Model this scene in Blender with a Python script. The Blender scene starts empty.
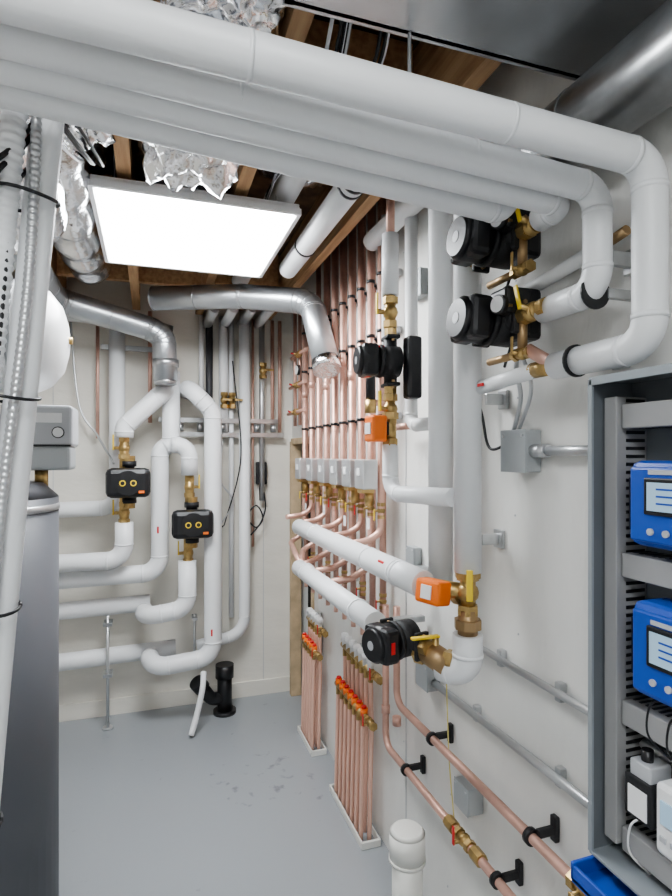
import bpy, bmesh, math, random
from mathutils import Vector, Matrix, noise
random.seed(4)
V=Vector
# ------------------------------------------------------------------ materials
def mat(name,col,rough=.5,metal=0.0,bump=0.0,bscale=40,var=0.0,vscale=6,emit=None,es=0,coat=0,stretch=None,col2=None,detail=4):
    m=bpy.data.materials.new(name); m.use_nodes=True; nt=m.node_tree; b=nt.nodes['Principled BSDF']
    b.inputs['Base Color'].default_value=(*col,1); b.inputs['Roughness'].default_value=rough; b.inputs['Metallic'].default_value=metal
    if coat: b.inputs['Coat Weight'].default_value=coat
    tc=nt.nodes.new('ShaderNodeTexCoord'); src=tc.outputs['Object']
    if stretch:
        mp=nt.nodes.new('ShaderNodeMapping'); mp.inputs['Scale'].default_value=stretch; nt.links.new(src,mp.inputs['Vector']); src=mp.outputs['Vector']
    if var or col2:
        n=nt.nodes.new('ShaderNodeTexNoise'); n.inputs['Scale'].default_value=vscale; n.inputs['Detail'].default_value=detail
        nt.links.new(src,n.inputs['Vector'])
        r=nt.nodes.new('ShaderNodeValToRGB'); r.color_ramp.elements[0].position=.35; r.color_ramp.elements[1].position=.65
        c2=col2 if col2 else tuple(max(0,c*(1-var)) for c in col)
        r.color_ramp.elements[0].color=(*c2,1); r.color_ramp.elements[1].color=(*col,1)
        nt.links.new(n.outputs['Fac'],r.inputs['Fac']); nt.links.new(r.outputs['Color'],b.inputs['Base Color'])
    if bump:
        n2=nt.nodes.new('ShaderNodeTexNoise'); n2.inputs['Scale'].default_value=bscale; n2.inputs['Detail'].default_value=detail
        nt.links.new(src,n2.inputs['Vector'])
        bp=nt.nodes.new('ShaderNodeBump'); bp.inputs['Strength'].default_value=bump; bp.inputs['Distance'].default_value=.01
        nt.links.new(n2.outputs['Fac'],bp.inputs['Height']); nt.links.new(bp.outputs['Normal'],b.inputs['Normal'])
    if emit:
        b.inputs['Emission Color'].default_value=(*emit,1); b.inputs['Emission Strength'].default_value=es
    return m
WHT=mat('white_pvc_jacket',(.82,.83,.84),.42,bump=.08,bscale=18,var=.05,vscale=3)
WHT2=mat('white_fitting_cover',(.84,.85,.86),.35)
COP=mat('copper',(.78,.49,.40),.42,.6,var=.25,vscale=9)
BRS=mat('brass',(.58,.41,.18),.38,.8,var=.35,vscale=30)
BRZ=mat('bronze',(.42,.29,.16),.45,.8)
BLK=mat('black_plastic',(.018,.018,.02),.38)
IRN=mat('black_cast_iron',(.025,.025,.027),.55,.1,bump=.2,bscale=120)
YEL=mat('yellow_plastic',(.80,.58,.05),.4)
RED=mat('red_label',(.65,.03,.03),.4)
ORG=mat('orange_actuator',(.88,.20,.03),.4)
GAL=mat('galvanised_steel',(.62,.63,.64),.28,.85,var=.25,vscale=14,bump=.05,bscale=8)
DUCT=mat('sheet_metal_duct',(.56,.58,.60),.33,.85,var=.2,vscale=5,bump=.12,bscale=3)
FOIL=mat('foil_insulation',(.90,.90,.92),.17,1.0,bump=.35,bscale=30,detail=2)
CND=mat('conduit_steel',(.60,.61,.62),.35,.75)
GBOX=mat('grey_junction_box',(.42,.44,.45),.5,.25)
WOOD=mat('joist_wood',(.58,.38,.21),.7,stretch=(8,.6,8),col2=(.42,.25,.13),vscale=6,bump=.2)
SUB=mat('subfloor_osb',(.20,.12,.065),.8,col2=(.10,.06,.035),vscale=12,detail=8)
PLY=mat('wood_edge',(.66,.50,.32),.7,var=.3,vscale=10)
WALLM=mat('painted_plywood',(.82,.81,.78),.6,bump=.25,bscale=12,var=.06,vscale=2.2,stretch=(1,3,1))
WALLB=mat('painted_plywood_back',(.80,.77,.70),.62,bump=.25,bscale=12,var=.07,vscale=2.5,stretch=(1,1,2.5))
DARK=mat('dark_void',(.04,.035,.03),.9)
CABG=mat('cabinet_enamel',(.32,.35,.37),.45,.2)
CABD=mat('cabinet_inside_grey',(.16,.175,.19),.5,.2)
SLOT=mat('wire_duct_grey',(.33,.33,.33),.6)
BLU=mat('blue_controller',(.025,.09,.45),.35)
LCD=mat('lcd_screen',(.30,.42,.52),.2,emit=(.35,.5,.62),es=.4)
LBL=mat('label_white',(.8,.8,.8),.5)
TANK=mat('tank_grey_jacket',(.12,.125,.14),.45)
WAPP=mat('white_enamel',(.80,.80,.80),.3)
LGRY=mat('light_grey_plastic',(.48,.49,.51),.35)
PEX=mat('pex_copper_tone',(.78,.50,.40),.45,.2)
PIPEDK=mat('dark_pipe',(.05,.05,.055),.5)
PVC=mat('pvc_pipe',(.76,.75,.71),.4)
CORD=mat('yellow_cord',(.75,.65,.25),.7)
EMI=mat('diffuser_panel',(1,1,1),.5,emit=(.94,.975,1),es=29)
EMI_FILL=mat('added_fill_diffuser',(1,1,1),.5,emit=(.94,.975,1),es=15)  # weaker emitter for the added fill panel behind the camera
FRM=mat('panel_frame',(.8,.8,.8),.4)
# floor
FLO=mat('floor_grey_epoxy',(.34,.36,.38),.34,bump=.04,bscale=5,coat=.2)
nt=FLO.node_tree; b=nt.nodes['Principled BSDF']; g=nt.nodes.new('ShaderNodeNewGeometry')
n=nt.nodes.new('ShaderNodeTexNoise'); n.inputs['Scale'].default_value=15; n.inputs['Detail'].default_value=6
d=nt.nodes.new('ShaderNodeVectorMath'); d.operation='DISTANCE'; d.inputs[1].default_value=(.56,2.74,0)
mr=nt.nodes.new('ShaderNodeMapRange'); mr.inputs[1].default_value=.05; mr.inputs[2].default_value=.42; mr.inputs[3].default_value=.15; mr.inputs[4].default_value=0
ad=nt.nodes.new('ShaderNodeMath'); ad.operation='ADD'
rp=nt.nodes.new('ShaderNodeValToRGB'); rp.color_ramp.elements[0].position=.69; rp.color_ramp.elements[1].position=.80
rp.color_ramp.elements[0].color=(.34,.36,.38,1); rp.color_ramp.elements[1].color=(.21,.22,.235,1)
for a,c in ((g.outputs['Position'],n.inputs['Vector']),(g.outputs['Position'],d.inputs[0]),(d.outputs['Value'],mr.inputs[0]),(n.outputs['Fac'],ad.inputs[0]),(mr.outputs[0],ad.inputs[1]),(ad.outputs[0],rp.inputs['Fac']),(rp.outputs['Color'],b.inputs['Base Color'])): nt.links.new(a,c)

# ------------------------------------------------------------------ helpers
def grp(name):
    e=bpy.data.objects.new(name,None); e.empty_display_size=.05; bpy.context.collection.objects.link(e); return e
def fin(bm,name,m,parent,smooth=False):
    bmesh.ops.recalc_face_normals(bm,faces=bm.faces)
    me=bpy.data.meshes.new(name); bm.to_mesh(me); bm.free(); me.materials.append(m)
    if smooth: me.polygons.foreach_set('use_smooth',[True]*len(me.polygons))
    o=bpy.data.objects.new(name,me); bpy.context.collection.objects.link(o)
    if parent: o.parent=parent
    return o
def fillet(pts,fr,n=8):
    pts=[V(p) for p in pts]; out=[pts[0]]; marks=[]
    for i in range(1,len(pts)-1):
        a,b_,c=pts[i-1],pts[i],pts[i+1]; d1=(a-b_); d2=(c-b_); l1,l2=d1.length,d2.length; d1.normalize(); d2.normalize()
        ang=d1.angle(d2)
        if ang>3.0: out.append(b_); continue
        t=min(fr/math.tan(ang/2),l1*.49 if i>1 else l1*.95,l2*.49 if i<len(pts)-2 else l2*.95)
        p1=b_+d1*t; p2=b_+d2*t; marks.append((p1,-d1)); marks.append((p2,d2))
        r=t*math.tan(ang/2); cen=b_+(d1+d2).normalized()*(r/math.sin(ang/2))
        v1=p1-cen; v2=p2-cen; tot=v1.angle(v2); ax=v1.cross(v2).normalized()
        for k in range(n+1): out.append(cen+Matrix.Rotation(tot*k/n,3,ax)@v1)
    out.append(pts[-1]); return out,marks
def smoothpath(pts,n=8):
    pts=[V(p) for p in pts]; P=[pts[0]*2-pts[1]]+pts+[pts[-1]*2-pts[-2]]; out=[]
    for i in range(1,len(P)-2):
        for k in range(n):
            t=k/n; a,b_,c,d_=P[i-1],P[i],P[i+1],P[i+2]
            out.append(.5*((2*b_)+(c-a)*t+(2*a-5*b_+4*c-d_)*t*t+(3*b_-a-3*c+d_)*t**3))
    out.append(pts[-1]); return out
def sweep(path,r,name,m,parent,seg=20,rf=None):
    bm=bmesh.new(); rings=[]; N=len(path)
    t0=(path[1]-path[0]).normalized(); up=V((0,0,1)) if abs(t0.z)<.9 else V((1,0,0)); nrm=t0.cross(up).normalized(); prev=t0
    for i,p in enumerate(path):
        t=(path[min(i+1,N-1)]-path[max(i-1,0)]).normalized()
        ax=prev.cross(t)
        if ax.length>1e-6: nrm=Matrix.Rotation(prev.angle(t),3,ax.normalized())@nrm
        prev=t; bn=t.cross(nrm); rr=rf(i)*r if rf else r
        rings.append([bm.verts.new(p+(nrm*math.cos(2*math.pi*k/seg)+bn*math.sin(2*math.pi*k/seg))*rr) for k in range(seg)])
    for i in range(N-1):
        for k in range(seg):
            bm.faces.new((rings[i][k],rings[i][(k+1)%seg],rings[i+1][(k+1)%seg],rings[i+1][k]))
    bm.faces.new(rings[0]); bm.faces.new(rings[-1])
    o=fin(bm,name,m,parent,True)
    for f in (o.data.polygons[-1],o.data.polygons[-2]): f.use_smooth=False
    return o
def cyl(p1,p2,r,m,parent,name='cyl',seg=20,r2=None):
    p1=V(p1);p2=V(p2); bm=bmesh.new(); L=(p2-p1).length
    bmesh.ops.create_cone(bm,cap_ends=True,segments=seg,radius1=r,radius2=r if r2 is None else r2,depth=L)
    q=V((0,0,1)).rotation_difference((p2-p1).normalized())
    bm.transform(Matrix.Translation((p1+p2)/2)@q.to_matrix().to_4x4())
    o=fin(bm,name,m,parent)
    if seg>8:
        for f in o.data.polygons:
            if len(f.vertices)==4: f.use_smooth=True
    return o
def pipe(parent,pts,r,m=WHT,fr=None,collars=True,name='pipe_run',seg=22):
    fr=fr if fr else r*2.2
    path,marks=fillet(pts,fr); o=sweep(path,r,name,m,parent,seg)
    if collars:
        for p,d_ in marks: cyl(p-d_*.005,p+d_*.005,r*1.03,WHT2 if m==WHT else m,parent,'elbow_seam',24)
    return o
def box(c,s,m,parent,name='box',bev=.003,ax=None):
    bm=bmesh.new(); bmesh.ops.create_cube(bm,size=1)
    bm.transform(Matrix.Diagonal((*s,1)))
    if bev: bmesh.ops.bevel(bm,geom=list(bm.edges),offset=min(bev,min(s)*.4),segments=2,profile=.5,affect='EDGES')
    M=Matrix.Translation(V(c))
    if ax:
        R_=Matrix((ax[0],ax[1],ax[2])).transposed().to_4x4(); M=M@R_
    bm.transform(M); return fin(bm,name,m,parent)
def ell(c,s,m,parent,name='ell',sub=3,amp=0,fq=6):
    bm=bmesh.new(); bmesh.ops.create_icosphere(bm,subdivisions=sub,radius=1)
    for v in bm.verts:
        n_=v.co.copy(); k=1
        if amp:
            k+=amp*noise.noise(V(c)*7+n_*fq)
            k+=amp*.7*abs(noise.noise(V(c)*3+n_*fq*2.2))+amp*.35*abs(noise.noise(V(c)+n_*fq*5))
        q=max(abs(n_.x),abs(n_.y),abs(n_.z)); 
        if amp: n_=n_.lerp(n_/q*.85,.5)
        v.co=V((n_.x*s[0]*k,n_.y*s[1]*k,n_.z*s[2]*k))+V(c)
    return fin(bm,name,m,parent,True)
def wire(parent,pts,r,m=BLK,name='wire',seg=8): return sweep(smoothpath(pts),r,name,m,parent,seg)
def valve(parent,c,a,h=(0,0,1),s=1.0,lever=None,hm=YEL):
    c=V(c);a=V(a).normalized();h=V(h).normalized()
    cyl(c-a*.045*s,c+a*.045*s,.018*s,BRS,parent,'valve_body')
    for k in (-1,1):
        cyl(c+a*k*.028*s,c+a*k*.05*s,.025*s,BRS,parent,'hex_end',6)
    ell(c,(.026*s,.026*s,.026*s),BRS,parent,'ball_housing',2)
    cyl(c,c+h*.045*s,.008*s,BRS,parent,'stem',10)
    l=V(lever).normalized() if lever else a
    side=h.cross(l)
    box(c+h*.047*s+l*.026*s,(.07*s,.014*s,.006*s),hm,parent,'lever_handle',.002,ax=(l,side,h))
def pump(parent,c,a,f,s=1.0,sticker=True,body=IRN,flange=True):
    c=V(c);a=V(a).normalized();f=V(f).normalized();sd=a.cross(f)
    cyl(c-f*.03*s,c+f*.035*s,.056*s,body,parent,'volute',28)
    cyl(c-a*.085*s,c+a*.085*s,.024*s,body,parent,'pump_ports')
    if flange:
        for k in (-1,1):
            box(c+a*k*.085*s,(.014*s,.085*s,.05*s),body,parent,'flange',.004,ax=(a,sd,f))
            for j in (-1,1): cyl(c+a*k*.07*s+sd*j*.032*s,c+a*k*.1*s+sd*j*.032*s,.006*s,BRZ,parent,'flange_bolt',6)
            cyl(c+a*k*.092*s,c+a*k*.118*s,.024*s,BRS,parent,'union_nut',8)
    cyl(c+f*.035*s,c+f*.05*s,.06*s,IRN,parent,'motor_ring',28)
    cyl(c+f*.05*s,c+f*.115*s,.055*s,BLK,parent,'motor_can',28)
    cyl(c+f*.115*s,c+f*.128*s,.055*s,BLK,parent,'motor_cap',28,r2=.046*s)
    box(c+f*.085*s,(.115*s,.105*s,.06*s),BLK,parent,'control_head',.014*s,ax=(a,sd,f))
    cyl(c+f*.128*s,c+f*.1295*s,.014*s,LGRY,parent,'badge',16)
    if sticker: box(c+f*.087*s-a*.0585*s,(.002,.035*s,.014*s),RED,parent,'red_logo',0,ax=(a,sd,f))
def actuator(parent,c,a,f,s=1.0):
    c=V(c);a=V(a).normalized();f=V(f).normalized();sd=a.cross(f)
    box(c+f*.06*s,(.095*s,.07*s,.06*s),ORG,parent,'orange_housing',.008,ax=(a,sd,f))
    box(c+f*.092*s,(.04*s,.04*s,.004),LBL,parent,'label',.001,ax=(a,sd,f))
    box(c+f*.026*s,(.05*s,.04*s,.02*s),BLK,parent,'mount',.003,ax=(a,sd,f))
    cyl(c-a*.05*s,c+a*.05*s,.022*s,BRS,parent,'valve_body')
    for k in(-1,1): cyl(c+a*k*.035*s,c+a*k*.06*s,.03*s,BRS,parent,'hex_nut',6)

# ------------------------------------------------------------------ room shell
XW=.917; YB=3.713; XL=-1.15; YN=-1.6; ZC=2.78
box(((XW+XL)/2,(YB+YN)/2,-.05),(XW-XL+.4,YB-YN+.4,.1),FLO,None,'floor',0)
box(((XW+XL)/2,(YB+YN)/2,ZC+.03),(XW-XL+.4,YB-YN+.4,.06),SUB,None,'ceiling',0)
box(((XW+XL)/2,YB+.05,ZC/2),(XW-XL+.2,.1,ZC),WALLB,None,'wall_back',0)
box((XL-.05,(YB+YN)/2,ZC/2),(.1,YB-YN,ZC),WALLM,None,'wall_left',0)
box(((XW+XL)/2,YN-.05,ZC/2),(XW-XL,.1,ZC),WALLM,None,'wall_front',0)
wr=grp('wall_right')
box((XW+.05,(3.17+YN)/2,ZC/2),(.1,3.17-YN,ZC),WALLM,wr,'panel_main',0)
box((XW+.05,(3.17+YB)/2,(1.69+ZC)/2),(.1,YB-3.17,ZC-1.69),WALLM,wr,'panel_over_opening',0)
box((XW+.05,3.69,.845),(.1,.046,1.69),WALLM,wr,'panel_corner',0)
for y in (.95,1.25,1.6,1.95):
    for k in range(8):
        z=.2+.31*k; cyl((XW-.0012,y+.01*math.sin(k*3+y),z),(XW,y+.01*math.sin(k*3+y),z),.003,LGRY,wr,'screw_head',8)
dr=grp('door_1')
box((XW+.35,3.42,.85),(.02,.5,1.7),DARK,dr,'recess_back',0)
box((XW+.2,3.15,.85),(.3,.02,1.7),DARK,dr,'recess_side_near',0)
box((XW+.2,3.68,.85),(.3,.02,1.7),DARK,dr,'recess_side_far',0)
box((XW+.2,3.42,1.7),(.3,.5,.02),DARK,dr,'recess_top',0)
box((XW+.005,3.635,.845),(.07,.045,1.69),PLY,dr,'jamb_far',.002)
box((XW-.008,3.175,.84),(.014,.03,1.68),PLY,dr,'jamb_near',.002)
box((XW-.006,3.41,1.69),(.03,.5,.04),PLY,dr,'head',.002)
for i,y in enumerate((1.92,.70)): box((XW-.0015,y,1.39),(.002,.003,2.78),LGRY,None,'trim_%d'%(i+1),0)
for i,x in enumerate((-.55,.72)): box((x,YB-.0015,1.39),(.003,.002,2.78),LGRY,None,'trim_%d'%(i+3),0)
box(((XW+XL)/2,YB-.006,.05),(XW-XL,.012,.1),WALLB,None,'baseboard_back',.002)
for x in (-.92,-.5,-.08,.30,.75):
    ya=YN+.002 if x<.2 else 1.0
    box((x,(YB-.002+ya)/2,2.642),(.045,YB-.002-ya,.272),WOOD,None,'ceiling_joist',.002)
hd=grp('joist_blocking')
for x,y in ((-.29,3.3),(.11,3.3),(.525,3.2),(.525,1.45)): box((x,y,2.66),(.36,.04,.2),WOOD,hd,'blocking',.002)
box((.40,.985,2.70),(.9,.03,.15),WOOD,hd,'header',.002)

# ------------------------------------------------------------------ light panels: ceiling LED and an added fill
def panel(cx,cy,z,sx,sy,em):
    g_=grp('led_or_fill_panel')
    box((cx,cy,z+.02),(sx,sy,.03),FRM,g_,'tray',.002)
    box((cx,cy,z+.003),(sx-.03,sy-.03,.008),em,g_,'diffuser',0)
    for a,b_,c,d_ in ((0,sy/2,sx,.016),(0,-sy/2,sx,.016),(sx/2,0,.016,sy),(-sx/2,0,.016,sy)):
        box((cx+a,cy+b_,z+.008),(c,d_,.024),FRM,g_,'frame_rail',.002)
    for i in(-1,1):
        for j in (-1,1): cyl((cx+i*sx*.4,cy+j*sy*.4,z+.03),(cx+i*sx*.4,cy+j*sy*.4,ZC),.003,CND,g_,'hanger',6)
panel(.16,2.285,2.45,.68,.74,EMI)
panel(-.2,-.55,2.5,.62,1.2,EMI_FILL)  # unseen fill panel added behind the camera to brighten the near end

# ------------------------------------------------------------------ overhead insulated bundle
B1=grp('insulated_pipe_bundle')
zb=2.11; rb=.029
pipe(B1,[(-1.14,.655,zb),(.82,.748,zb),(.82,.748,1.79),(.82,.985,1.79)],rb,fr=.05)
pipe(B1,[(-1.14,.695,zb+.01),(.815,.862,zb),(.815,.862,1.915),(.815,1.02,1.915)],.027,fr=.045)
pipe(B1,[(-1.14,.735,zb+.01),(.79,.925,zb-.006),(.79,1.0,zb-.006)],.026,fr=.04)
pipe(B1,[(-1.14,.775,zb+.01),(.70,.985,zb-.01),(.70,.985,2.3)],.026,fr=.04)
for x in (-.25,.12,.52):
    for (ya,yb,xa,xb,zz,rr) in ((.655,.748,-1.14,.82,zb,rb),(.695,.862,-1.14,.815,zb+.005,.027),(.735,.925,-1.14,.79,zb+.002,.026)):
        t=(x-xa)/(xb-xa); yy=ya+(yb-ya)*t; cyl((x-.003,yy,zz),(x+.003,yy,zz),rr*1.03,WHT2,B1,'jacket_seam',24)
cyl((.46,.95,zb+.03),(.46,.95,2.62),.004,CND,B1,'threaded_rod',8)

# ------------------------------------------------------------------ right wall risers
RA=grp('insulated_riser_pipe')
pipe(RA,[(.2,1.30,2.40),(.80,1.30,2.40),(.80,1.30,1.29)],.036,fr=.06)
valve(RA,(.80,1.30,1.235),(0,0,1),(-.5,-1,0),1.15,(0,0,1))
cyl((.80,1.30,1.30),(.80,1.30,1.275),.034,BRS,RA,'nut',8)
cyl((.80,1.30,1.19),(.80,1.30,1.12),.026,BRZ,RA,'union')
cyl((.80,1.30,1.165),(.80,1.30,1.14),.036,BRZ,RA,'union_nut',8)
pipe(RA,[(.80,1.30,1.125),(.80,1.30,1.02),(.76,1.37,1.02)],.040,fr=.05)
RB=grp('insulated_riser_pipe')
pipe(RB,[(.83,2.05,2.44),(.83,1.50,2.44),(.83,1.50,1.17)],.037,fr=.075)
RC=grp('insulated_branch_pipe')
pipe(RC,[(.845,1.73,2.50),(.845,1.73,1.70),(.845,1.53,1.70)],.022,fr=.04)
cyl((.845,1.75,1.70),(.845,1.86,1.70),.012,COP,RC,'copper_stub')
pipe(RC,[(.845,1.94,2.50),(.845,1.94,1.9)],.019)
RD=grp('insulated_branch_pipe')
pipe(RD,[(.745,1.68,2.32),(.745,1.68,2.12)],.027)
pipe(RD,[(.745,1.68,2.50),(.745,1.68,2.30)],.014,COP)
valve(RD,(.745,1.68,2.065),(0,0,1),(-1,0,0),1.0,(0,0,1))
cyl((.745,1.68,2.13),(.745,1.68,1.72),.016,BRZ,RD,'brass_tube')
valve(RD,(.745,1.68,1.75),(0,0,1),(-1,-.3,0),.95,(0,0,1))
pipe(RD,[(.745,1.68,1.635),(.745,1.68,1.475),(.775,1.33,1.485)],.026,fr=.055)
PD=grp('circulator_pump'); pump(PD,(.745,1.68,1.905),(0,0,1),(-1,.1,0),.9)
box((.80,1.63,1.88),(.05,.05,.2),BLK,PD,'side_cover',.01)
box((.694,1.685,1.945),(.04,.06,.012),RED,PD,'red_band',.002)
AD=grp('orange_zone_actuator'); actuator(AD,(.745,1.68,1.685),(0,0,1),(-1,-.1,0),.9)

# headers
E1=grp('insulated_header_pipe')
pipe(E1,[(.70,2.68,1.245),(.70,1.52,1.25),(.72,1.40,1.24)],.039,fr=.05)
ell((.70,2.68,1.245),(.037,.014,.037),WHT2,E1,'end_cap',2)
cyl((.72,1.41,1.24),(.80,1.30,1.235),.022,BRS,E1,'brass_tee')
E2=grp('insulated_header_pipe')
pipe(E2,[(.66,2.53,1.075),(.66,1.60,1.08)],.037)
ell((.66,2.53,1.075),(.035,.014,.035),WHT2,E2,'end_cap',2)
for (g_,x,z) in ((E1,.70,1.25),(E2,.66,1.08)):
    for y in (2.4,1.75):
        box((.86-(.7-x)/2,y,z-.045),(.12,.03,.02),GAL,g_,'bracket',.002); cyl((x,y-.004,z),(x,y+.004,z),.0405,WHT2,g_,'jacket_seam',24)
box((.672,1.58,1.272),(.01,.04,.010),RED,E1,'flow_arrow',.001,)
PE=grp('circulator_pump'); pump(PE,(.695,1.475,1.07),(-.25,.97,0),(-.96,-.25,0),.92,sticker=True)
valve(PE,(.745,1.375,1.045),(.5,-.85,0),(0,0,1),1.2,(-1,0,0))
cyl((.725,1.41,1.06),(.765,1.34,1.03),.034,BRZ,PE,'union')
AE=grp('orange_zone_actuator'); actuator(AE,(.775,1.37,1.225),(.3,-.9,0),(-.9,-.35,.12),.92)

# ------------------------------------------------------------------ pumps upper right
for zz,pz in ((2.105,0),(1.915,1)):
    P=grp('circulator_pump'); pump(P,(.80,1.155,zz),(0,1,0),(-1,0,.05),.95,sticker=False)
    box((.83,1.13,zz+.01),(.06,.11,.12),BLK,P,'insulation_shell',.012)
    box((.79,1.10,zz+.035),(.07,.07,.06),BLK,P,'terminal_box',.008)
    cyl((.80,1.24,zz),(.80,1.30,zz),.02,BRZ,P,'tail_piece')
    cyl((.80,1.02,zz),(.80,1.08,zz),.020,BRS,P,'tail_piece')
    valve(P,(.80,1.03,zz+.002),(0,1,0),(-1,0,.2),.82,(0,.3,1))
    cyl((.80,1.07,zz),(.80,1.07,zz-.075),.011,BRZ,P,'branch')
    valve(P,(.80,1.07,zz-.085),(0,1,0),(-1,0,0),.6,(0,0,1),BRS)
    cyl((.80,1.10,zz-.085),(.80,1.2,zz-.085),.009,BRZ,P,'copper_link')
    cyl((.77,1.07,zz+.02),(.745,1.07,zz+.02),.006,BRS,P,'gauge_stem',10); cyl((.745,1.07,zz+.02),(.732,1.068,zz+.02),.022,BLK,P,'pressure_gauge',24); cyl((.732,1.068,zz+.02),(.730,1.0675,zz+.02),.018,LBL,P,'gauge_dial',24)
    wire(P,[(.76,1.16,zz+.03),(.82,1.15,zz+.09),(.89,1.2,zz+.05),(.9,1.28,zz-.08)],.004,BLK,'cable')
PR=grp('insulated_return_pipe')
cyl((.80,1.05,1.835),(.82,.985,1.79),.014,COP,PR,'offset')
cyl((.82,1.06,1.79),(.82,.99,1.79),.018,BRS,PR,'adapter')
pipe(PR,[(.82,1.28,1.775),(.82,1.05,1.79)],.018)
box((.80,1.24,1.779),(.004,.025,.008),RED,PR,'red_tag',.001)
pipe(PR,[(.865,1.26,1.985),(.865,.90,2.02)],.016)
cyl((.865,.90,2.02),(.865,.84,2.03),.01,BRZ,PR,'end')
box((.85,1.21,1.99),(.004,.025,.008),RED,PR,'red_tag',.001)
for (y,z) in ((.87,1.985),(1.30,1.75),(1.32,1.37),(.90,1.8)):
    c_=grp('strut_bracket'); box((.885,y,z),(.06,.012,.03),GAL,c_,'arm',.002); box((.911,y,z),(.01,.04,.05),GAL,c_,'plate',.002)
for (y,z) in ((.87,1.915),(.92,1.79)):
    c_=grp('pipe_clamp'); cyl((.817,y-.003,z),(.817,y+.003,z),.033,BLK,c_,'cushion_ring',22); box((.88,y,z),(.07,.012,.02),GAL,c_,'arm',.002)

# ------------------------------------------------------------------ copper riser bank with zone valves
CB=grp('copper_riser_bank')
n_r=20
for i in range(n_r):
    y=2.00+i*.052+.0006*i*i
    x=.878 if i%2 else .848
    top=2.775 if y<2.85 else 2.35
    if i%4==0:
        pipe(CB,[(x,y,top),(x,y,1.30),(x-.06,y,1.27),(.70,y-.03,1.265)],.0135,COP,fr=.05,collars=False)
    elif i%4==2:
        pipe(CB,[(x,y,top),(x,y,1.15),(x-.08,y+.02,1.10),(.66,min(y+.02,2.5),1.09)],.0135,COP,fr=.05,collars=False)
    else:
        pipe(CB,[(x,y,top),(x,y,.95 if i%4==1 else .86)],.0135,COP,collars=False); cyl((x,y,.95 if i%4==1 else .86),(x,y,.82),.011,PEX,CB,'pex_tail')
    zc=1.95+.04*(i%3); cyl((x,y,zc-.02),(x,y,zc+.02),.0165,COP,CB,'coupling',14)
    for zc in (2.30,2.08,1.75):
        if zc<top: cyl((x,y,zc-.006),(x,y,zc+.006),.0170,BLK,CB,'black_clip',14)
    if i%2==0: valve(CB,(x,y,1.385),(0,0,1),(-1,0,0),.62,(0,0,-1),(YEL,RED,BRS)[i%3])
    if i%4==1: valve(CB,(x,y,1.02),(0,0,1),(-1,0,0),.62,(0,0,-1),RED)
    if i%5==1: box((.815,y,1.31+.02*(i%2)),(.001,.03,.045),LBL,CB,'paper_tag',0); 
for z in (2.30,2.08,1.75): box((.903,2.5,z),(.02,1.1,.025),GAL,CB,'strut_channel',.002)
for i,y in enumerate((2.04,2.20,2.37,2.56,2.77,3.0)):
    zv=grp('zone_valve_head')
    box((.80,y,1.525),(.06,.10,.115),CND,zv,'metal_cover',.006)
    box((.80,y,1.462),(.05,.06,.02),BRS,zv,'base',.002)
    box((.768,y,1.535),(.003,.03,.03),LBL,zv,'label',0)
    cyl((.815,y,1.40),(.815,y,1.46),.018,BRS,zv,'body')
CF=grp('copper_makeup_station')
for z,y0,y1 in ((2.02,3.08,3.45),(1.86,3.1,3.5),(2.2,3.05,3.4)):
    cyl((.84,y0,z),(.84,y1,z),.011,COP,CF,'copper_line')
    valve(CF,(.84,(y0+y1)/2,z),(0,1,0),(-1,0,0),.8,(0,1,.2),RED)
for y in (3.15,3.28,3.4): cyl((.86,y,1.78),(.86,y,2.5),.011,COP,CF,'copper_line')
cyl((.82,3.2,2.1),(.835,3.2,2.1),.03,BLK,CF,'pressure_gauge'); cyl((.815,3.2,2.1),(.82,3.2,2.1),.026,LBL,CF,'gauge_face')
tm=grp('temperature_mixing_valve')
cyl((.80,1.99,1.80),(.80,1.99,2.0),.018,BLK,tm,'valve_column'); cyl((.80,1.99,1.93),(.80,1.99,1.97),.03,BLK,tm,'knob'); cyl((.80,1.99,1.97),(.80,1.99,1.985),.022,RED,tm,'red_cap'); cyl((.80,1.99,1.76),(.80,1.99,1.81),.022,BRS,tm,'union'); cyl((.80,1.99,1.80),(.87,1.99,1.80),.012,COP,tm,'tee')

def manifold(y0,y1,zt,zl,n,name='radiant_manifold'):
    g_=grp(name)
    for z,x in ((zt,.872),(zl,.842)):
        cyl((x,y0,z),(x,y1,z),.014,BRS,g_,'manifold_bar')
        valve(g_,(x,y0-.045,z),(0,1,0),(-1,0,0),.7,(0,0,1),RED)
    for i in range(n):
        y=y0+(y1-y0)*(i+.5)/n
        cyl((.872,y,zt),(.872,y,zt+.06),.014,WAPP,g_,'flow_meter',12); cyl((.872,y,zt+.03),(.872,y,zt+.055),.018,WAPP,g_,'flow_cap',12)
        cyl((.842,y,zl),(.842,y,zl+.03),.016,ORG,g_,'valve_cap',12); cyl((.842,y,zl+.03),(.842,y,zl+.04),.011,RED,g_,'cap_top',12)
        for x,z in ((.872,zt),(.842,zl)):
            cyl((x,y+.01*(x<.86),z-.012),(x,y+.01*(x<.86),z-.045),.011,BRS,g_,'compression_nut',6)
        sweep(smoothpath([(.872,y,zt-.04),(.875,y,zt-.25),(.868,y-.006,.25),(.865,y,.0)]),.0095,'pex_loop',PEX,g_,10)
        sweep(smoothpath([(.842,y+.012,zl-.04),(.84,y+.014,zl-.2),(.835,y+.01,.2),(.832,y+.012,.0)]),.0095,'pex_loop',PEX,g_,10)
    for (y,h_) in ((y0-.02,.03),(y1+.02,.03)): box((.85,y,h_/2),(.08,.012,h_),PVC,g_,'sleeve_end',.003)
    for x in (.815,.892): box((x,(y0+y1)/2,.015),(.008,y1-y0+.05,.03),PVC,g_,'sleeve_side',.002)
    box((.9,(y0+y1)/2,(zt+zl)/2),(.02,.03,zt-zl+.12),GAL,g_,'bracket',.002)
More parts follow.
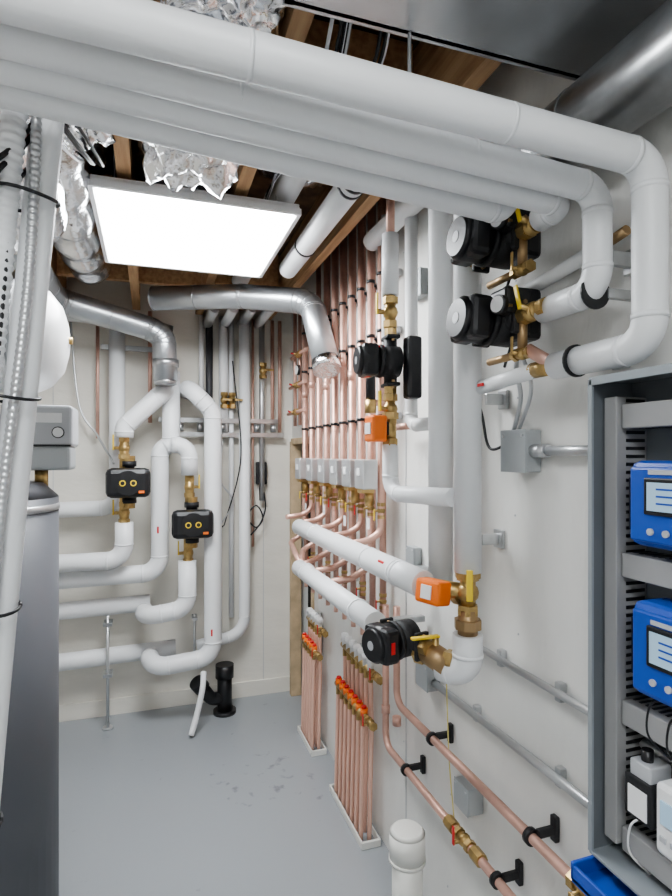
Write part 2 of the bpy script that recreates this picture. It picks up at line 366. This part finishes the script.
manifold(2.88,3.13,.66,.54,5)
manifold(2.14,2.52,.70,.52,7)
LC=grp('copper_supply_lines')
pipe(LC,[(.85,1.86,1.05),(.85,1.86,.70),(.85,.35,.705)],.0125,COP,fr=.05,collars=False)
pipe(LC,[(.85,1.96,1.03),(.85,1.96,.50),(.85,.35,.505)],.0125,COP,fr=.05,collars=False)
for y,z in ((1.59,.70),(1.105,.703),(1.78,.50),(1.24,.503)):
    cyl((.85,y-.007,z),(.85,y+.007,z),.020,BLK,LC,'clamp_ring',16); box((.885,y-.012,z+.012),(.055,.014,.02),BLK,LC,'clamp_arm',.003); box((.908,y-.012,z+.015),(.014,.02,.06),BLK,LC,'clamp_foot',.003)
valve(LC,(.85,1.40,.503),(0,1,0),(-1,0,0),.75,(0,0,1),RED)
for y in (1.33,1.47): cyl((.85,y-.02,.503),(.85,y+.02,.503),.019,BRS,LC,'coupling',8)
valve(LC,(.85,.93,.703),(0,1,0),(-1,0,0),.8,(0,-1,0),BRS)
for y in (1.86,1.96):
    for z in (.62,.9): cyl((.85,y,z),(.85,y,z+.03),.016,COP,LC,'coupling',12)
valve(LC,(.85,1.86,.96),(0,0,1),(-1,0,0),.9,(0,1,0)); valve(LC,(.85,1.96,.93),(0,0,1),(-1,0,0),.9,(0,1,0))
CO=grp('electrical_conduit')
cyl((.893,1.42,1.05),(.893,.3,1.05),.0095,CND,CO,'emt_run'); cyl((.893,1.66,.845),(.893,.3,.86),.0115,CND,CO,'emt_run')
for y,z in ((1.30,1.05),(1.07,1.05),(1.42,.848),(1.07,.853)): box((.905,y,z),(.02,.02,.045),GAL,CO,'strap',.003)
def jbox(y,z,s,name='junction_box',d_=.045):
    g_=grp(name); w_=XW-.001; box((w_-d_/2,y,z),(d_,s,s*1.05),GBOX,g_,'body',.004); box((w_-d_-.002,y,z),(.004,s*1.02,s*1.07),GBOX,g_,'cover',.0015)
    for k in(-1,1): cyl((w_-d_-.006,y+k*s*.38,z+s*.38),(w_-d_,y+k*s*.38,z+s*.38),.004,CND,g_,'screw',8)
    return g_
jbox(1.70,.86,.085); j=jbox(1.20,1.61,.10); jbox(1.44,.60,.075,d_=.05); jbox(1.78,2.2,.09,d_=.03); jbox(1.82,1.24,.06,d_=.03)
cyl((.893,1.14,1.61),(.893,.875,1.61),.0115,CND,j,'conduit'); cyl((.893,1.16,1.61),(.893,1.10,1.61),.016,CND,j,'connector')
wire(j,[(.885,1.22,1.66),(.87,1.17,1.74),(.85,1.16,1.80),(.83,1.13,1.84)],.006,CND,'flex_whip')
wire(j,[(.885,1.20,1.66),(.87,1.13,1.76),(.86,1.16,1.86),(.85,1.2,2.0)],.005,CND,'flex_whip')
wire(j,[(.885,1.24,1.63),(.88,1.32,1.62),(.88,1.36,1.72),(.86,1.40,1.85)],.004,BLK,'cable')
co=grp('drop_cord'); wire(co,[(.86,1.52,.95),(.87,1.53,.8),(.86,1.50,.66),(.87,1.49,.5)],.002,CORD,'cord')

# ------------------------------------------------------------------ control cabinet
CA=grp('control_cabinet')
y0,y1,z0,z1=.40,.868,.84,1.745
box((.909,(y0+y1)/2,(z0+z1)/2),(.012,y1-y0,z1-z0),CABD,CA,'back_plate',0)
for yy in (y0,y1): box((.858,yy,(z0+z1)/2),(.115,.006,z1-z0),CABD,CA,'side',.001)
for zz in (z0,z1): box((.858,(y0+y1)/2,zz),(.115,y1-y0,.006),CABG,CA,'top_bottom',.001)
box((.803,y1-.002,(z0+z1)/2),(.006,.010,z1-z0),CABG,CA,'front_lip',.001)
box((.803,(y0+y1)/2,z1-.004),(.006,y1-y0,.016),CABG,CA,'front_lip',.001)
def slot(c,s,vert,n_):
    box(c,s,SLOT,CA,'wire_duct',.002)
    L=s[2] if vert else s[1]
    for k in range(n_):
        t=-L/2+L*(k+.5)/n_
        if vert: box((c[0]+.008,c[1]-s[1]/2-.0005,c[2]+t),(s[0]*.6,.002,L/n_*.4),BLK,CA,'duct_slot',0)
        else:
            for q in (-1,1): box((c[0]+.008,c[1]+t,c[2]+q*(s[2]/2)),(s[0]*.6,L/n_*.4,.002),BLK,CA,'duct_slot',0)
slot((.866,.845,1.29),(.074,.030,.84),True,56)
slot((.870,.615,1.672),(.066,.42,.045),False,30)
slot((.870,.615,1.395),(.066,.42,.045),False,30)
slot((.870,.615,1.12),(.066,.42,.045),False,30)
slot((.870,.615,.885),(.066,.42,.045),False,30)
for zz in (1.52,1.26,1.0): box((.895,.61,zz),(.012,.40,.03),GAL,CA,'din_rail',.001)
def ctrl(yc,zc,w=.20,h=.15):
    g_=grp('heating_controller')
    box((.852,yc,zc),(.08,w,h),BLU,g_,'blue_housing',.014)
    box((.809,yc,zc-.0),(.012,w*.9,h*.86),BLU,g_,'front_bezel',.006)
    box((.802,yc-.005,zc+.015),(.006,w*.62,h*.42),BLK,g_,'screen_frame',.003)
    box((.7985,yc-.005,zc+.015),(.002,w*.54,h*.32),LCD,g_,'display',0)
    for k in range(3): box((.797,yc-.01,zc+.028-.012*k),(.0008,w*.4,.003),BLU,g_,'display_text_line',0)
    for k in range(4): cyl((.799,yc-.045+k*.03,zc-.045),(.805,yc-.045+k*.03,zc-.045),.006,LGRY,g_,'button',12)
    box((.803,yc,zc+.056),(.003,w*.5,.008),LGRY,g_,'label_strip',0)
    for k in range(9): box((.815+.006*k,yc+w/2,zc),(.0025,.002,h*.6),BLK,g_,'vent_rib',0)
ctrl(.685,1.515); ctrl(.68,1.262,h=.165)
tr=grp('control_transformer'); box((.86,.778,.985),(.07,.06,.075),IRN,tr,'core',.004); box((.855,.778,1.035),(.05,.045,.03),LGRY,tr,'terminals',.003); box((.824,.778,.98),(.002,.040,.05),LBL,tr,'label',0)
cyl((.85,.78,1.03),(.85,.78,1.07),.010,BLK,tr,'fuse_holder')
th=grp('room_thermostat'); box((.842,.698,.985),(.05,.075,.12),WAPP,th,'housing',.008); box((.8155,.698,1.0),(.003,.05,.04),LCD,th,'display',.001)
for k in range(3): box((.8155,.678+.02*k,.955),(.003,.012,.01),LGRY,th,'button',.001)
th=grp('room_thermostat'); box((.842,.61,.985),(.05,.075,.12),WAPP,th,'housing',.008); box((.8155,.61,1.0),(.003,.05,.04),LCD,th,'display',.001)
for i,(y,z,c) in enumerate(((.70,1.15,BLK),(.66,1.16,BLK),(.62,1.15,LBL),(.58,1.16,BLK),(.74,1.16,BLK),(.78,.93,LBL))):
    wire(CA,[(.83,y,z+.02),(.82,y+.01,z),(.825,y+.015,z-.05),(.86,y,z-.09)],.002,c,'control_wire',6)
bt=grp('blue_parts_tray'); box((.83,.74,.795),(.14,.26,.012),BLU,bt,'tray_base',.002)
for yy in (.612,.868): box((.83,yy,.81),(.14,.008,.035),BLU,bt,'tray_side',.002)
box((.764,.74,.807),(.008,.26,.03),BLU,bt,'tray_lip',.002); box((.90,.74,.812),(.02,.26,.04),BLU,bt,'tray_back',.002)

# ------------------------------------------------------------------ back wall piping
r=.046
LA=grp('insulated_return_pipe'); pipe(LA,[(-.188,3.6,2.42),(-.188,3.6,1.285),(-1.14,3.6,1.27)],r,fr=.09)
LB=grp('insulated_pump_loop'); pipe(LB,[(.09,3.62,1.985),(.09,3.42,1.985),(-.14,3.42,1.76),(-.14,3.42,1.70)],.052,fr=.07)
valve(LB,(-.14,3.42,1.64),(0,0,1),(-1,0,0),1.25,(0,0,1)); cyl((-.14,3.42,1.71),(-.14,3.42,1.5),.026,BRS,LB,'brass_tail')
cyl((-.14,3.42,1.4),(-.14,3.42,1.2),.026,BRS,LB,'brass_tail'); valve(LB,(-.14,3.42,1.27),(0,0,1),(-1,0,0),1.25,(0,0,1))
pipe(LB,[(-.14,3.42,1.215),(-.14,3.42,1.0),(-1.14,3.42,1.0)],.050,fr=.09)
P1=grp('circulator_pump'); 
P2=grp('circulator_pump')
def bpump(g_,c):
    c=V(c); a=V((0,0,1)); f=V((0,-1,0))
    cyl(c-a*.10,c+a*.10,.032,IRN,g_,'pump_ports'); cyl(c-f*.04,c+f*.04,.07,IRN,g_,'volute',28)
    for k in(-1,1):
        cyl(c+a*k*.09,c+a*k*.12,.042,IRN,g_,'flange',20); cyl(c+a*k*.12,c+a*k*.15,.034,BRS,g_,'union_nut',8)
    box(c+f*.085,(.235,.09,.165),BLK,g_,'control_head',.03)
    cyl(c+f*.04+V((.0,0,0)),c+f*.142,.068,BLK,g_,'motor_can',28)
    for dx in (-.028,.028):
        cyl(c+f*.142+V((dx,0,.0)),c+f*.145+V((dx,0,.0)),.017,YEL,g_,'gauge_ring',16); cyl(c+f*.145+V((dx,0,0)),c+f*.147+V((dx,0,0)),.011,BLK,g_,'gauge_centre',16)
    box(c+f*.132+V((0,0,.055)),(.07,.004,.006),LGRY,g_,'label_strip',0)
    box(c+f*.132+V((0.07,0,-.05)),(.03,.004,.014),ORG,g_,'orange_label',0)
bpump(P1,(-.115,3.42,1.445)); 
LCc=grp('insulated_pump_loop'); pipe(LCc,[(.12,3.5,2.1),(.12,3.5,1.665),(.056,3.5,1.63),(.056,3.5,.90),(-1.14,3.5,.885)],.052,fr=.10)
LD=grp('insulated_pump_loop'); pipe(LD,[(.12,3.43,1.66),(.222,3.43,1.66),(.222,3.43,1.48)],.048,fr=.08)
cyl((.222,3.43,1.49),(.222,3.43,1.3),.026,BRS,LD,'brass_tail'); valve(LD,(.222,3.43,1.41),(0,0,1),(1,0,0),1.2,(0,0,1))
cyl((.215,3.43,1.12),(.215,3.43,.96),.026,BRS,LD,'brass_tail'); valve(LD,(.215,3.43,1.02),(0,0,1),(-1,0,0),1.2,(0,0,1))
bpump(P2,(.235,3.43,1.20))
pipe(LD,[(.21,3.43,.975),(.21,3.43,.69),(-.03,3.43,.66),(-.03,3.56,.66)],.052,fr=.09)
pipe(LD,[(.0,3.6,.70),(-1.14,3.6,.68)],.050)
LE=grp('insulated_supply_pipe'); pipe(LE,[(.22,3.62,2.0),(.22,3.42,2.0),(.358,3.42,1.86),(.358,3.42,.39),(.0,3.42,.36),(.0,3.54,.40)],.052,fr=.10)
pipe(LE,[(.15,3.6,.41),(-1.14,3.6,.375)],.050)
LF=grp('insulated_drain_pipe'); pipe(LF,[(.58,3.62,2.6),(.58,3.62,.45),(.28,3.62,.40)],.036,fr=.13)
tg=grp('flow_direction_labels')
for x,z in ((.358,.55),(.056,1.16),): box((x-.012,3.368 if x>.2 else 3.448,z),(.010,.004,.04),RED,tg,'label',.001)
TV=grp('service_pipes')
for x,z0_,z1_,rr,m_ in ((.45,1.75,2.49,.03,WHT),(.36,1.55,2.49,.022,PIPEDK),(.70,1.3,2.49,.018,CND),(.40,.6,1.9,.014,CND),(.50,.55,2.49,.016,WHT),(.64,1.0,2.49,.008,COP),(.0,1.8,2.49,.012,COP),(.31,1.9,2.49,.016,WHT),(-.30,1.7,2.49,.01,COP),(.82,1.75,2.49,.012,COP),(.77,1.75,2.49,.012,COP)):
    cyl((x,3.66,z0_),(x,3.66,z1_),rr,m_,TV,'riser')
for z,x0,x1 in ((1.73,.15,.84),(1.82,.05,.80),(2.25,-.28,.05)): box(((x0+x1)/2,3.64,z),(x1-x0,.03,.03),GAL,TV,'strut_channel',.002)
for x in (.45,.50,.70): valve(TV,(x,3.62,1.95+.2*(x>.6)),(0,0,1),(0,-1,0),1.0,(1,0,0),BRS)
for x in (.18,.30,.44,.58,.66,.77): cyl((x,3.625,1.75),(x,3.625,1.80),.02,GAL,TV,'strut_clamp',12)
bx=grp('wall_outlet_box'); box((.70,3.68,1.48),(.07,.05,.15),BLK,bx,'housing',.008); box((.70,3.65,1.51),(.03,.006,.03),LGRY,bx,'label',.001)
wr_=grp('hanging_cables')
wire(wr_,[(.70,3.66,1.42),(.72,3.64,1.25),(.66,3.62,1.13),(.60,3.63,1.2),(.66,3.64,1.27),(.70,3.63,1.18),(.62,3.62,1.08)],.005)
wire(wr_,[(-.45,3.66,2.4),(-.40,3.64,1.9),(-.3,3.62,1.72),(-.2,3.5,1.55)],.007,CND)
wire(wr_,[(.44,3.6,1.7),(.42,3.6,1.45),(.50,3.6,1.3),(.40,3.6,1.1),(.42,3.6,.9)],.005,CND); wire(wr_,[(.50,3.6,2.2),(.55,3.58,1.6),(.46,3.6,1.2),(.43,3.55,1.15)],.004)
dt=grp('floor_drain_trap'); cyl((.44,3.52,0),(.44,3.52,.27),.045,BLK,dt,'standpipe'); cyl((.44,3.52,.22),(.44,3.52,.30),.056,BLK,dt,'hub')
sweep(fillet([(.44,3.52,.10),(.36,3.5,.10),(.28,3.46,.22)],.06)[0],.038,'trap_arm',BLK,dt); cyl((.30,3.47,.19),(.265,3.45,.24),.048,BLK,dt,'hub')
cyl((.44,3.52,0),(.44,3.52,.02),.07,BLK,dt,'floor_collar')
hs=grp('drain_hose'); sweep(smoothpath([(.30,3.38,.32),(.29,3.33,.25),(.26,3.30,.13),(.22,3.26,.015)]),.017,'hose',WHT,hs,12)
rd=grp('threaded_support_rod'); cyl((-.235,3.53,0),(-.235,3.53,.66),.009,CND,rd,'rod',10); cyl((-.235,3.53,0),(-.235,3.53,.01),.03,CND,rd,'foot'); box((-.235,3.56,.61),(.05,.09,.02),GAL,rd,'saddle',.002); box((-.235,3.56,.31),(.05,.09,.02),GAL,rd,'saddle',.002)
rd=grp('threaded_support_rod'); cyl((.26,3.55,0.3),(.26,3.55,.62),.008,CND,rd,'rod',10); box((.26,3.55,.6),(.03,.09,.02),GAL,rd,'saddle',.002)

# ------------------------------------------------------------------ ducts
def ringed(parent,pts,r_,m_,fr,step=.16,rings=True,name='duct_body'):
    path=fillet(pts,fr,10)[0]; sweep(path,r_,name,m_,parent,28)
    if rings:
        for i in range(len(path)-1):
            L=(path[i+1]-path[i]).length; d_=(path[i+1]-path[i]).normalized()
            k=max(1,int(L/step))
            for j in range(k):
                p=path[i]+d_*L*(j/k)
                if L<.03 and i%3: continue
                cyl(p-d_*.003,p+d_*.003,r_*1.025,m_,parent,'seam_ring',28)
D1=grp('round_metal_duct'); ringed(D1,[(-.50,1.95,2.42),(-.47,3.22,2.41),(.0,3.32,2.31),(.075,3.32,2.27),(.085,3.32,2.02)],.066,DUCT,.10)
cyl((.085,3.32,2.03),(.085,3.32,2.0),.062,GAL,D1,'end_cap',28); cyl((.085,3.32,2.14),(.085,3.32,2.10),.072,GAL,D1,'clamp',28)
D1b=grp('round_metal_duct'); ringed(D1b,[(-1.1,3.50,2.42),(-.35,3.50,2.42),(.12,3.56,2.33)],.06,DUCT,.1)
D2=grp('round_metal_duct'); ringed(D2,[(.02,3.12,2.43),(.45,2.90,2.42),(.76,2.68,2.36),(.765,2.45,2.03)],.062,DUCT,.13,.2)
cyl((.765,2.452,2.03),(.765,2.43,1.985),.066,FOIL,D2,'collar',28)
D3=grp('round_metal_duct'); ringed(D3,[(.815,-.6,2.26),(.815,1.20,2.26)],.070,GAL,.1,.3)
D4=grp('rectangular_metal_duct'); box((.555,.50,2.52),(.65,.92,.26),DUCT,D4,'plenum',.004)
box((.555,.955,2.405),(.67,.02,.03),GAL,D4,'drive_cleat',.002)
box((.23,.50,2.405),(.02,.92,.03),GAL,D4,'drive_cleat',.002)
def flexduct(pts,r_):
    g_=grp('foil_flex_duct'); p=smoothpath(pts,14)
    sweep(p,r_,'wrapped_duct',FOIL,g_,32,rf=lambda i:1+.06*math.sin(i*1.1)+.05*noise.noise(V((i*.6,r_*50,0))))
flexduct([(-.80,1.0,2.42),(-.50,1.15,2.40),(-.34,1.45,2.34),(-.32,1.85,2.30),(-.60,2.15,2.34),(-1.1,2.3,2.36)],.075)
flexduct([(-.28,1.30,2.52),(-.27,1.8,2.50),(-.29,2.4,2.50),(-.28,3.0,2.54)],.095)
FB=grp('foil_insulation_batts')
for c,s in (((.11,1.50,2.53),(.15,.36,.13)),((-.20,1.42,2.50),(.12,.28,.10)),((-.29,1.75,2.68),(.17,.45,.09)),((-.29,2.7,2.68),(.17,.35,.09)),((.11,2.3,2.63),(.15,.5,.1)),((.14,1.06,2.56),(.13,.12,.13)),((-.29,1.0,2.62),(.16,.22,.12)),((-.70,2.0,2.62),(.17,.7,.12)),((.525,1.85,2.69),(.17,.3,.06)),((-.27,.50,2.62),(.16,.3,.1))):
    ell(c,s,FOIL,FB,'batt',5,.20,4)
CP=grp('insulated_ceiling_pipes')
pipe(CP,[(.60,1.45,2.45),(.60,2.5,2.45)],.042); pipe(CP,[(.47,1.45,2.56),(.47,3.1,2.56)],.045)
for x,z,rr in ((.60,2.45,.045),(.47,2.56,.048)):
    for y in (1.62,1.66,2.2): cyl((x,y-.006,z),(x,y+.006,z),rr,BLK,CP,'clamp_band',24)
cc=grp('ceiling_cables')
for k in range(9):
    o=random.uniform(-.07,.07)
    wire(cc,[(.42+o,1.03,2.54),(.44+o*1.3,1.2,2.46+o*.6),(.42+o,1.45,2.52),(.40,1.9+o,2.54),(.42,2.4,2.52)],.0045,random.choice([BLK,CND,WHT,BLK]))
for k in range(5):
    o=random.uniform(-.1,.1)
    wire(cc,[(-.38+o*.3,1.25,2.55),(-.30+o,1.35,2.36+o*.5),(-.22+o,1.65,2.40),(-.20+o*.5,1.9,2.52)],.0045,random.choice([BLK,BLK,WHT]))
for k in range(4):
    x=.35+k*.11; cyl((x,3.25,2.44+.01*k),(x,3.70,2.44+.01*k),.03,WHT if k%2 else CND,cc,'sleeve')

# ------------------------------------------------------------------ left side equipment
BTk=grp('buffer_tank')
cyl((-.53,1.95,0.04),(-.53,1.95,1.47),.255,TANK,BTk,'jacket',48); cyl((-.53,1.95,1.47),(-.53,1.95,1.515),.255,TANK,BTk,'shoulder',48,r2=.21); cyl((-.53,1.95,0),(-.53,1.95,.05),.235,BLK,BTk,'base_ring',48)
cyl((-.53,1.95,1.43),(-.53,1.95,1.45),.258,CND,BTk,'band',48)
cyl((-.50,1.95,1.5),(-.50,1.95,1.56),.03,BRS,BTk,'top_nipple')
EX=grp('wall_hung_expansion_vessel')
bm=bmesh.new(); prof=[(-.30,.0),(-.30,.15),(-.26,.175),(.0,.18),(.06,.175),(.10,.155),(.135,.11),(.15,.06),(.155,0)]
rg=[]
for x,rr in prof:
    rg.append([bm.verts.new((x-.41,2.05+max(rr,.0005)*math.cos(2*math.pi*k/40),1.98+max(rr,.0005)*math.sin(2*math.pi*k/40))) for k in range(40)])
for i in range(len(rg)-1):
    for k in range(40): bm.faces.new((rg[i][k],rg[i][(k+1)%40],rg[i+1][(k+1)%40],rg[i+1][k]))
fin(bm,'vessel_shell',WAPP,EX,True); cyl((-.41,2.05,1.98),(-.395,2.05,1.98),.184,LGRY,EX,'clamp_seam',40); box((-.92,2.05,1.98),(.45,.06,.06),GAL,EX,'wall_bracket',.004)
cyl((-.27,2.05,1.98),(-.245,2.05,1.98),.012,BRS,EX,'air_valve')
GB=grp('grey_control_box')
box((-.33,2.0,1.69),(.20,.16,.13),LGRY,GB,'upper_housing',.010); box((-.325,1.985,1.59),(.18,.14,.075),GBOX,GB,'lower_cover',.010); box((-.32,1.919,1.715),(.12,.004,.03),LBL,GB,'label',.001)
cyl((-.27,1.917,1.67),(-.27,1.912,1.67),.018,BLK,GB,'gauge_rim'); cyl((-.27,1.912,1.67),(-.27,1.91,1.67),.015,LBL,GB,'gauge_face')
box((-.33,1.918,1.63),(.19,.003,.004),IRN,GB,'lid_seam',0)
box((-.5,2.0,1.70),(.22,.08,.05),GAL,GB,'arm',.002); cyl((-.33,2.0,1.50),(-.33,2.0,1.56),.02,BRS,GB,'stem')
FR=grp('foreground_insulated_riser')
pts=[V((-.33,1.04,.0)),V((-.295,1.02,.45)),V((-.255,1.0,.95)),V((-.215,1.0,1.45)),V((-.168,1.0,2.0)),V((-.145,1.0,2.3)),V((-.14,1.0,2.7))]
sp=smoothpath(pts,12); sweep(sp,.024,'white_riser',WHT,FR,20)
def resample(p,st):
    out=[p[0]]; acc=0
    for a,b_ in zip(p,p[1:]):
        L=(b_-a).length; d_=(b_-a)/L; s_=st-acc
        while s_<=L: out.append(a+d_*s_); s_+=st
        acc=(acc+L)%st
    return out
fp=resample([p+V((-.040,-.03,0)) for p in sp],.0035)
sweep(fp,.018,'corrugated_sleeve',WHT,FR,14,rf=lambda i:1.0+.08*math.sin(i*1.57))
fp=resample(smoothpath([(-.315,.99,0),(-.27,.965,.6),(-.24,.955,1.1),(-.215,.96,1.5),(-.175,.965,1.9),(-.17,.98,2.3),(-.2,.98,2.6)],12),.0025)
sweep(fp,.0075,'flexible_metal_conduit',CND,FR,12,rf=lambda i:1.0+.12*math.sin(i*1.57))
for i,o in enumerate(((-.02,-.01),(-.03,.01),(-.01,.02),(-.025,-.02))):
    wire(FR,[(-.28+o[0],.97,.6),(-.252+o[0],.955,1.2),(-.225+o[0],.945+o[1],1.55),(-.195+o[0]*1.5,.94+o[1],1.85),(-.18+o[0]*2,.95+o[1],2.0),(-.16+o[0],1.0+o[1],2.10),(-.10,1.15,2.4)],.004,BLK if i!=1 else RED)
wire(FR,[(-.24,.98,1.3),(-.22,.93,.9),(-.235,.93,.6),(-.27,.95,.3)],.006,WHT)
for z in (.75,1.05,1.35,1.7,2.0):
    i=min(range(len(sp)),key=lambda k:abs(sp[k].z-z)); c=sp[i]+V((-.02,-.015,0))
    ringp=[c+V((.05*math.cos(t),.045*math.sin(t),.004*math.sin(2*t))) for t in [2*math.pi*k/24 for k in range(25)]]
    sweep(ringp,.0028,'zip_tie',BLK,FR,6)
pc=grp('capped_floor_pipe'); cyl((.748,1.56,0),(.748,1.56,.43),.047,PVC,pc,'standpipe',36); cyl((.748,1.56,.37),(.748,1.56,.445),.055,PVC,pc,'cap_skirt',36); cyl((.748,1.56,.445),(.748,1.56,.455),.055,PVC,pc,'cap_dome',36,r2=.045)
cyl((.748,1.56,.36),(.748,1.56,.37),.057,PVC,pc,'hub_lip',36)

# ------------------------------------------------------------------ world, camera
try: bpy.context.scene.view_settings.look='AgX - Medium High Contrast'
except Exception: pass
w=bpy.data.worlds.new('world'); bpy.context.scene.world=w; w.use_nodes=True; w.node_tree.nodes['Background'].inputs[0].default_value=(.8,.85,.9,1); w.node_tree.nodes['Background'].inputs[1].default_value=.3
cam=bpy.data.cameras.new('camera'); cam.lens=22.5; cam.sensor_width=36; cam.clip_start=.02; cam.shift_y=7/896
co_=bpy.data.objects.new('camera',cam); co_.location=(0,0,1.6); co_.rotation_euler=(math.radians(90),0,-math.radians(18.37)); bpy.context.collection.objects.link(co_); bpy.context.scene.camera=co_
